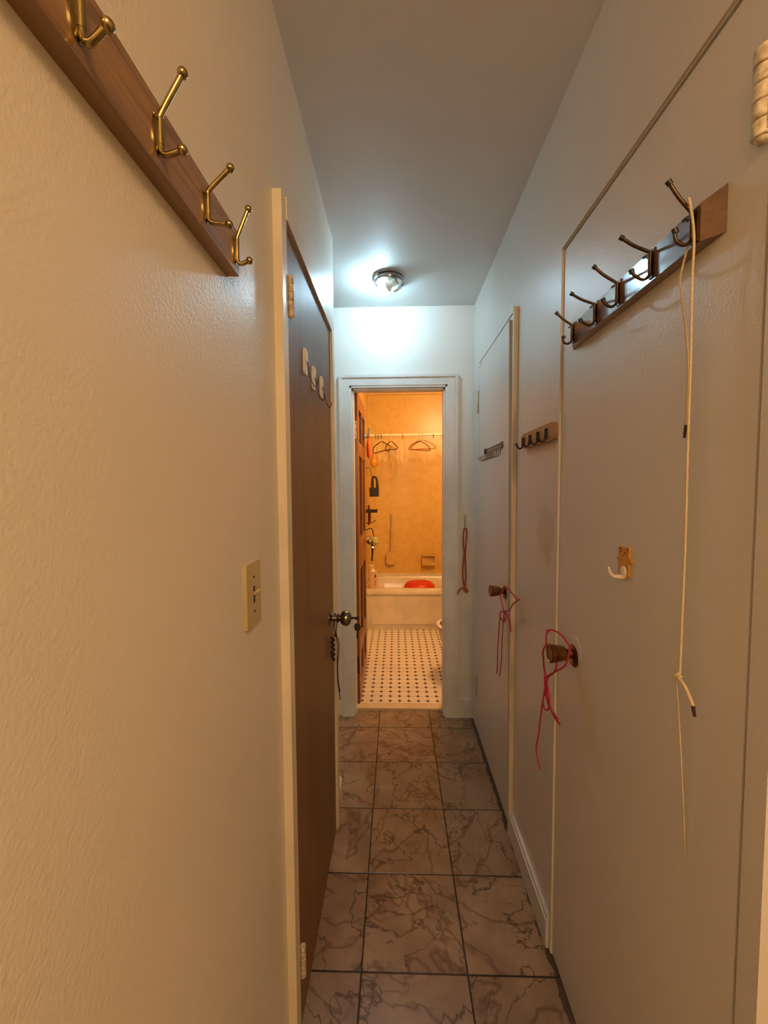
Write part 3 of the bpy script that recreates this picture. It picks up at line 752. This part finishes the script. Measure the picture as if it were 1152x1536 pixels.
# soap dish, brush
sd = thing('soap_dish', 'ceramic soap dish set in the tiled wall above the bathtub', 'soap dish', (.365, YK, .585))
bm = boxes((.290, .440, YK - .012, YK + .002, .522, .650), (.298, .432, YK - .055, YK - .01, .528, .542), (.298, .432, YK - .058, YK - .050, .542, .556), (.290, .304, YK - .05, YK, .524, .62), (.426, .440, YK - .05, YK, .524, .62), (.29, .44, YK - .05, YK, .636, .65))
obj('tray', bm, 'bath_tile', sd, .004)
br = thing('bath_brush', 'beige long handled bath brush hanging on the tiled wall', 'brush', (-.055, YK - .02, .9))
obj('handle', B(tube, [(-.050, YK - .02, 1.105), (-.047, YK - .02, 1.03), (-.054, YK - .022, .90), (-.056, YK - .022, .78), (-.060, YK - .022, .67)], [.012, .009, .011, .0105, .009], 10, 5, .7), 'beige_pl', br)
bm = bmesh.new(); prism(bm, rounded(-.112, -.008, .535, .682, .04), YK - .045, YK - .018, 1)
obj('head', bm, 'bath_tile', br, .006)
obj('bristles', boxes((-.100, -.020, YK - .018, YK - .0002, .555, .655)), 'beige_pl', br, .004)

# shower rod, rings, hangers, curtain
rd = thing('shower_rod', 'cream shower curtain rod over the bathtub', 'rod', (.35, 4.06, 1.912))
obj('rod', B(tube, [(BW, 4.06, 1.909), (BR, 4.06, 1.916)], .0125, 16, 1), 'porcelain', rd)
obj('flange', B(lathe, [(0, 0), (.03, 0), (.03, .008), (.016, .014), (0, .014)], (BW, 4.06, 1.909), (1, 0, 0), 20), 'chrome', rd)
obj('flange', B(lathe, [(0, 0), (.03, 0), (.03, .008), (.016, .014), (0, .014)], (BR, 4.06, 1.916), (-1, 0, 0), 20), 'chrome', rd)
ring0 = None
for i, x in enumerate((-.196, -.168, -.140, .069, .367, .452)):
    if ring0 is None:
        ring0 = obj('curtain_ring', B(tube, [(x, 4.06 + .021 * math.sin(t * math.pi / 8), 1.900 + .024 * math.cos(t * math.pi / 8)) for t in range(17)], .0028, 8, 2), 'bronze', None, at=(x, 4.06, 1.898))
        o = ring0
    else:
        o = ring0.copy(); COL.objects.link(o); o.location = (x, 4.06, 1.898)
    tag(o, ['leftmost dark curtain ring on the shower rod', 'second dark curtain ring from the left on the shower rod', 'dark curtain ring just left of the left hanger hook', 'dark curtain ring between the left and right hangers',
            'dark curtain ring right of the two overlapping hangers', 'rightmost dark curtain ring by the doorway edge'][i], 'curtain ring', 'curtain rings on the shower rod')
cu = bmesh.new(); nx, nz = 90, 8
g = [[cu.verts.new((-.21 + .70 * i / nx, 4.094 + .010 * math.sin(i * .9) + .006 * math.sin(i * .37 + j * .4), 1.885 - j * (1.885 - 1.68) / nz - (.035 * math.sin(i * .21) + .02 * math.sin(i * .53)) * j / nz)) for j in range(nz + 1)] for i in range(nx + 1)]
for i in range(nx):
    for j in range(nz): cu.faces.new((g[i][j], g[i + 1][j], g[i + 1][j + 1], g[i][j + 1]))
cc = obj('shower_curtain', cu, 'film', None, at=(.1, 4.08, 1.88))
tag(cc, 'clear plastic valance bunched under the shower rod', 'shower curtain')
def hanger(x, y, z, wl, wr, hgt, mat, label, tilt=0, hookh=.06, grp='hangers on the shower rod'):
    h = thing('clothes_hanger', label, 'hanger', (x, y, z), grp)
    a = Vector((x, y, z - hookh)); dz = tilt
    bm = bmesh.new()
    tube(bm, [a + Vector((-.004, 0, -.002)), (x - wl * .75, y, z - hookh - hgt * .45), (x - wl, y, z - hookh - hgt * .78), (x - wl * .96, y, z - hookh - hgt - dz), (x, y, z - hookh - hgt), (x + wr * .96, y, z - hookh - hgt + dz),
              (x + wr, y, z - hookh - hgt * .78 + dz), (x + wr * .75, y, z - hookh - hgt * .45), a + Vector((.004, 0, -.002))], .0052, 8, 4)
    obj('frame', bm, mat, h)
    obj('hook', B(tube, [a, (x, y - .004, z - .032), (x, 4.06 - .0165, z - .010), (x, 4.06 - .0155, z + .008), (x, 4.06, z + .0172), (x, 4.06 + .0155, z + .008), (x, 4.06 + .0165, z - .006)], .0022, 8, 4), 'steel', h)
M['hang_d'] = paint('dark plum plastic', (.10, .02, .018), .35)
M['hang_b'] = paint('brown plastic', (.20, .065, .018), .35)
M['hang_o'] = paint('orange brown plastic', (.46, .20, .04), .35)
hanger(-.135, 4.056, 1.912, .085, .095, .095, 'hang_d', 'dark plastic hanger at the left end of the shower rod', .02)
hanger(-.046, 4.040, 1.912, .052, .060, .085, 'hang_d', 'small dark hanger holding a clear film bag', .01)
hanger(.228, 4.052, 1.914, .095, .100, .090, 'hang_b', 'dark brown hanger in front of a lighter hanger', -.006)
hanger(.262, 4.063, 1.914, .100, .122, .088, 'hang_o', 'orange brown hanger behind the dark brown hanger', .004, .05)
fb = bmesh.new(); nx, nz = 14, 12
def fx(i, j):
    t = j / nz; w = .052 * (1 - .35 * t) ; xc = -.046 + .035 * t
    u = i / nx
    return (xc + (u - .5) * 2 * w, 4.046 + .012 * math.sin(u * 9 + t * 3) - .008, 1.835 - .30 * t - .03 * math.sin(u * 3.1))
g = [[fb.verts.new(fx(i, j)) for j in range(nz + 1)] for i in range(nx + 1)]
for i in range(nx):
    for j in range(nz): fb.faces.new((g[i][j], g[i + 1][j], g[i + 1][j + 1], g[i][j + 1]))
bg = obj('film_bag', fb, 'film_g', None, at=(-.046, 4.05, 1.8)); tag(bg, 'crumpled clear grey film bag hanging from the small dark hanger', 'plastic bag')

# things hung by the bathroom door and the tub's left wall
od = thing('over_door_hook', 'silver over-door hook rack on the bathroom door', 'hook', (-.23, 3.12, 1.9))
bm = bmesh.new()
box(bm, BX1 + .0005, BX1 + .003, 3.10, 3.125, 1.755, 2.004); box(bm, BX0 - .003, BX1 + .003, 3.10, 3.125, 2.0015, 2.004); box(bm, BX0 - .003, BX0 - .0005, 3.10, 3.125, 1.94, 2.004)
obj('strap', bm, 'chrome', od, .0006)
for i, y in enumerate((3.07, 3.112, 3.155)):
    bm = bmesh.new(); x = BX1 + .003
    tube(bm, [(x, y, 1.79), (x + .012, y, 1.772), (x + .026, y, 1.79), (x + .037, y, 1.835 + .01 * i)], .0045, 8, 5); tube(bm, [(x, y, 1.80), (x + .002, y, 1.77)], .006, 8, 1)
    obj('prong', bm, 'chrome', od)
obj('crossbar', boxes((BX1 + .0005, BX1 + .004, 3.055, 3.170, 1.775, 1.790)), 'chrome', od, .001)
nb = thing('net_bag', 'red netting bag hanging from the silver door hooks', 'bag', (-.205, 3.14, 1.72))
obj('bag', B(lathe, [(0, 0), (.008, .004), (.014, .03), (.020, .065), (.019, .10), (.013, .135), (.0, .15)], (-.205, 3.14, 1.768), (0, 0, -1), 20, .9, 1.3, ref=(1, 0, 0)), 'red_mesh', nb)
obj('drawstring', B(tube, [(-.206, 3.14, 1.760), (-.198, 3.14, 1.783), (-.203, 3.15, 1.792), (-.212, 3.14, 1.779), (-.206, 3.14, 1.760)], .0025, 6, 4), 'label', nb)

wl = BW
yb = thing('plastic_bag', 'yellow plastic bag hanging on the left wall above the bathtub', 'plastic bag', (-.23, 4.20, 1.68))
bm = bmesh.new(); lathe(bm, [(0, 0), (.010, .0), (.03, .03), (.044, .07), (.040, .11), (.022, .135), (0, .14)], (-.222, 4.20, 1.745), (0, 0, -1), 22, .95, 1.2, ref=(1, 0, 0))
obj('bag', bm, 'yellow_pl', yb); obj('string', B(tube, [(wl, 4.20, 1.80), (-.25, 4.20, 1.80), (-.222, 4.20, 1.745)], .002, 6, 3), 'rope', yb)
sb = thing('scrub_brush', 'black scrub brush hanging on the left wall above the bathtub', 'brush', (-.22, 4.20, 1.42))
bm = bmesh.new()
tube(bm, [(-.240, 4.20, 1.40), (-.238, 4.20, 1.47), (-.232, 4.20, 1.505), (-.212, 4.20, 1.508), (-.196, 4.20, 1.49), (-.190, 4.20, 1.44), (-.190, 4.20, 1.40)], [.016, .015, .012, .011, .012, .014, .016], 10, 5)
obj('handle', bm, 'black_pl', sb)
bm = boxes((-.268, -.174, 4.160, 4.240, 1.310, 1.402)); obj('head', bm, 'black_pl', sb, .024)
obj('hanger_cord', B(tube, [(wl, 4.2, 1.60), (-.262, 4.2, 1.60), (-.243, 4.2, 1.50), (-.222, 4.20, 1.508)], .003, 6, 3), 'black_c', sb)
ss = thing('soap_shelf', 'small black shelf on the left wall above the bathtub', 'shelf', (-.25, 4.20, 1.17))
bm = boxes((wl, -.192, 4.15, 4.25, 1.148, 1.158), (-.198, -.190, 4.15, 4.25, 1.156, 1.182), (wl, -.192, 4.15, 4.156, 1.158, 1.178), (wl, -.192, 4.244, 4.25, 1.158, 1.178))
obj('tray', bm, 'black_pl', ss, .003); obj('bracket', boxes((wl, wl + .004, 4.17, 4.23, 1.13, 1.20)), 'black_pl', ss)
wc = thing('washcloth', 'orange cloth hanging on a dark hook above the bathtub', 'cloth', (-.26, 4.20, 1.06))
bm = bmesh.new(); nx, nz = 10, 10
g = [[bm.verts.new((-.296 + .036 * (i / nx) * (.5 + .5 * math.sin(2.6 * j / nz)), 4.295 + .02 * math.sin(i * 1.3 + j * .3), 1.21 - .21 * j / nz + .02 * (i / nx))) for j in range(nz + 1)] for i in range(nx + 1)]
for i in range(nx):
    for j in range(nz): bm.faces.new((g[i][j], g[i + 1][j], g[i + 1][j + 1], g[i][j + 1]))
bmesh.ops.solidify(bm, geom=bm.faces[:], thickness=.004)
obj('cloth', bm, 'cloth_o', wc)
obj('hook', B(tube, [(wl, 4.30, 1.03), (-.262, 4.30, 1.035), (-.236, 4.30, 1.045), (-.212, 4.30, 1.062)], .0045, 8, 4), 'black_pl', wc)
lf = thing('bath_pouf', 'yellow green bath pouf hanging by the tub tap', 'bath pouf', (-.22, 4.2, .86))
bm = bmesh.new(); ball(bm, (-.218, 4.20, .853), .045, .85, 1, 1.05, 22)
for v in bm.verts: v.co += (v.co - Vector((-.218, 4.2, .853))) * .16 * math.sin(v.co.z * 420 + v.co.y * 260) * math.sin(v.co.x * 300)
obj('netting', bm, 'green_pl', lf)
obj('loop', B(tube, [(wl, 4.2, .97), (-.262, 4.2, .985), (-.245, 4.20, .975), (-.235, 4.2, .935), (-.225, 4.20, .895)], .005, 8, 4), 'black_c', lf)
tp = thing('bath_tap', 'chrome tap with a black hose on the left wall over the bathtub', 'tap', (wl, 4.2, .85))
bm = bmesh.new(); lathe(bm, [(0, 0), (.032, 0), (.032, .006), (.018, .014), (.014, .035), (0, .036)], (wl, 4.13, .885), (1, 0, 0), 20)
obj('body', bm, 'chrome', tp)
bm = bmesh.new(); tube(bm, [(wl + .033, 4.13, .885), (wl + .060, 4.13, .885)], .011, 12, 1)
for a in range(4): tube(bm, [(wl + .050, 4.13, .885), (wl + .052, 4.13 + .03 * math.cos(a * 1.571 + .5), .885 + .03 * math.sin(a * 1.571 + .5))], .0055, 8, 1)
obj('handle', bm, 'chrome', tp)
bm = bmesh.new(); tube(bm, [(wl, 4.16, .80), (wl + .06, 4.16, .80), (wl + .085, 4.16, .785), (wl + .09, 4.16, .765)], .013, 12, 4)
obj('spout', bm, 'chrome', tp)
obj('hose', B(tube, [(-.252, 4.14, .87), (-.250, 4.15, .84), (-.245, 4.16, .80), (-.242, 4.17, .745), (-.246, 4.17, .70), (-.250, 4.17, .655)], .009, 8, 5), 'black_pl', tp)
bt = thing('pump_bottle', 'pale pink pump bottle on the rim of the bathtub', 'bottle', (-.232, 4.035, TZ))
bm = bmesh.new(); prism(bm, rounded(-.272, -.192, 4.014, 4.062, .02), TZ + .0008, TZ + .170, 2)
obj('body', bm, 'bottle', bt, .008)
bm = bmesh.new(); lathe(bm, [(0, .168), (.026, .168), (.016, .184), (.013, .186), (.013, .200), (.005, .202), (.005, .222), (0, .223)], (-.232, 4.037, TZ), (0, 0, 1), 20)
box(bm, -.262, -.222, 4.030, 4.044, TZ + .220, TZ + .234)
obj('pump', bm, 'white_pl', bt)
for a, z0, z1 in ((-.200, .110, .142), (-.204, .062, .078), (-.206, .036, .054)): obj('label_print', boxes((-.214, a, 4.0125, 4.0145, TZ + z0, TZ + z1)), 'label', bt)

# toilet against the right wall
to = thing('toilet', 'white toilet with its lid down just inside the bathroom', 'toilet', (.62, 3.05, 0))
TY = 3.0
def oval(cx, rx, ry, back): return [(cx - rx * math.cos(a) if math.cos(a) > 0 else cx - back * math.cos(a), TY + ry * math.sin(a)) for a in [i * 2 * math.pi / 40 for i in range(40)]]
def loft(secs, cap=True):
    bm = bmesh.new(); L = [[bm.verts.new((x, y, z)) for x, y in p] for z, p in secs]
    for p, q in zip(L, L[1:]):
        n = len(p)
        for i in range(n): bm.faces.new((p[i], p[(i + 1) % n], q[(i + 1) % n], q[i]))
    bm.faces.new(L[0]); bm.faces.new(L[-1]); return bm
obj('bowl', loft([(0, oval(.62, .17, .105, .16)), (.06, oval(.62, .165, .10, .16)), (.16, oval(.57, .18, .13, .18)), (.27, oval(.53, .205, .17, .2)), (.34, oval(.52, .212, .182, .24)), (.372, oval(.52, .218, .187, .24))]), 'porcelain', to)
obj('seat', loft([(.373, oval(.52, .222, .19, .22)), (.379, oval(.52, .228, .194, .22)), (.389, oval(.52, .228, .194, .22)), (.393, oval(.52, .222, .19, .22))]), 'porcelain', to)
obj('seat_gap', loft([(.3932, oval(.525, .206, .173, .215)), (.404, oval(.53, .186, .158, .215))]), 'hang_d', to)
obj('lid', loft([(.404, oval(.53, .188, .160, .22)), (.416, oval(.53, .188, .160, .22)), (.422, oval(.53, .176, .148, .21))]), 'porcelain', to)
obj('tank', boxes((.80, 1.0, TY - .22, TY + .22, .40, .76)), 'porcelain', to, .02)
obj('tank_lid', boxes((.79, 1.01, TY - .23, TY + .23, .76, .79)), 'porcelain', to, .01)
obj('pedestal', boxes((.66, .98, TY - .10, TY + .10, 0, .40)), 'porcelain', to, .03)

# ------------------------------------------------------------------ lights
def lamp(name, loc, power, color, r):
    L = bpy.data.lights.new(name, 'POINT'); L.energy = power; L.color = color; L.shadow_soft_size = r
    o = bpy.data.objects.new(name, L); o.location = loc; COL.objects.link(o); return o
lamp('room_lamp_light', (.44, -1.15, 2.24), 67, (1, .61, .30), .16)       # lamp of the room behind the viewer
lamp('bathroom_lamp_light', (.60, 3.05, 2.28), 42, (1, .63, .30), .12)     # bathroom ceiling lamp, out of sight to the right

W = bpy.data.worlds.new('dark surroundings'); SC.world = W; W.use_nodes = True
W.node_tree.nodes['Background'].inputs[0].default_value = (.01, .008, .006, 1)

# ------------------------------------------------------------------ camera
yaw, pitch, roll, F = .0292, -.0555, -.0065, 618.9
cy, sy, cp, sp, cr, sr = math.cos(yaw), math.sin(yaw), math.cos(pitch), math.sin(pitch), math.cos(roll), math.sin(roll)
f0, r0, u0 = Vector((-sy, cy, 0)), Vector((cy, sy, 0)), Vector((0, 0, 1))
f1, u1 = cp * f0 + sp * u0, -sp * f0 + cp * u0
rt, up = cr * r0 + sr * u1, -sr * r0 + cr * u1
cam = bpy.data.cameras.new('camera'); cam.sensor_fit = 'HORIZONTAL'; cam.sensor_width = 36; cam.lens = F / 1152 * 36; cam.clip_start = .01
co = bpy.data.objects.new('camera', cam); COL.objects.link(co)
co.matrix_world = Matrix(((rt.x, up.x, -f1.x, 0), (rt.y, up.y, -f1.y, 0), (rt.z, up.z, -f1.z, 1.386), (0, 0, 0, 1)))
SC.camera = co
vs = SC.view_settings
vs.view_transform = 'Standard'; vs.look = 'None'; vs.exposure = 0; vs.gamma = 1; vs.use_curve_mapping = False
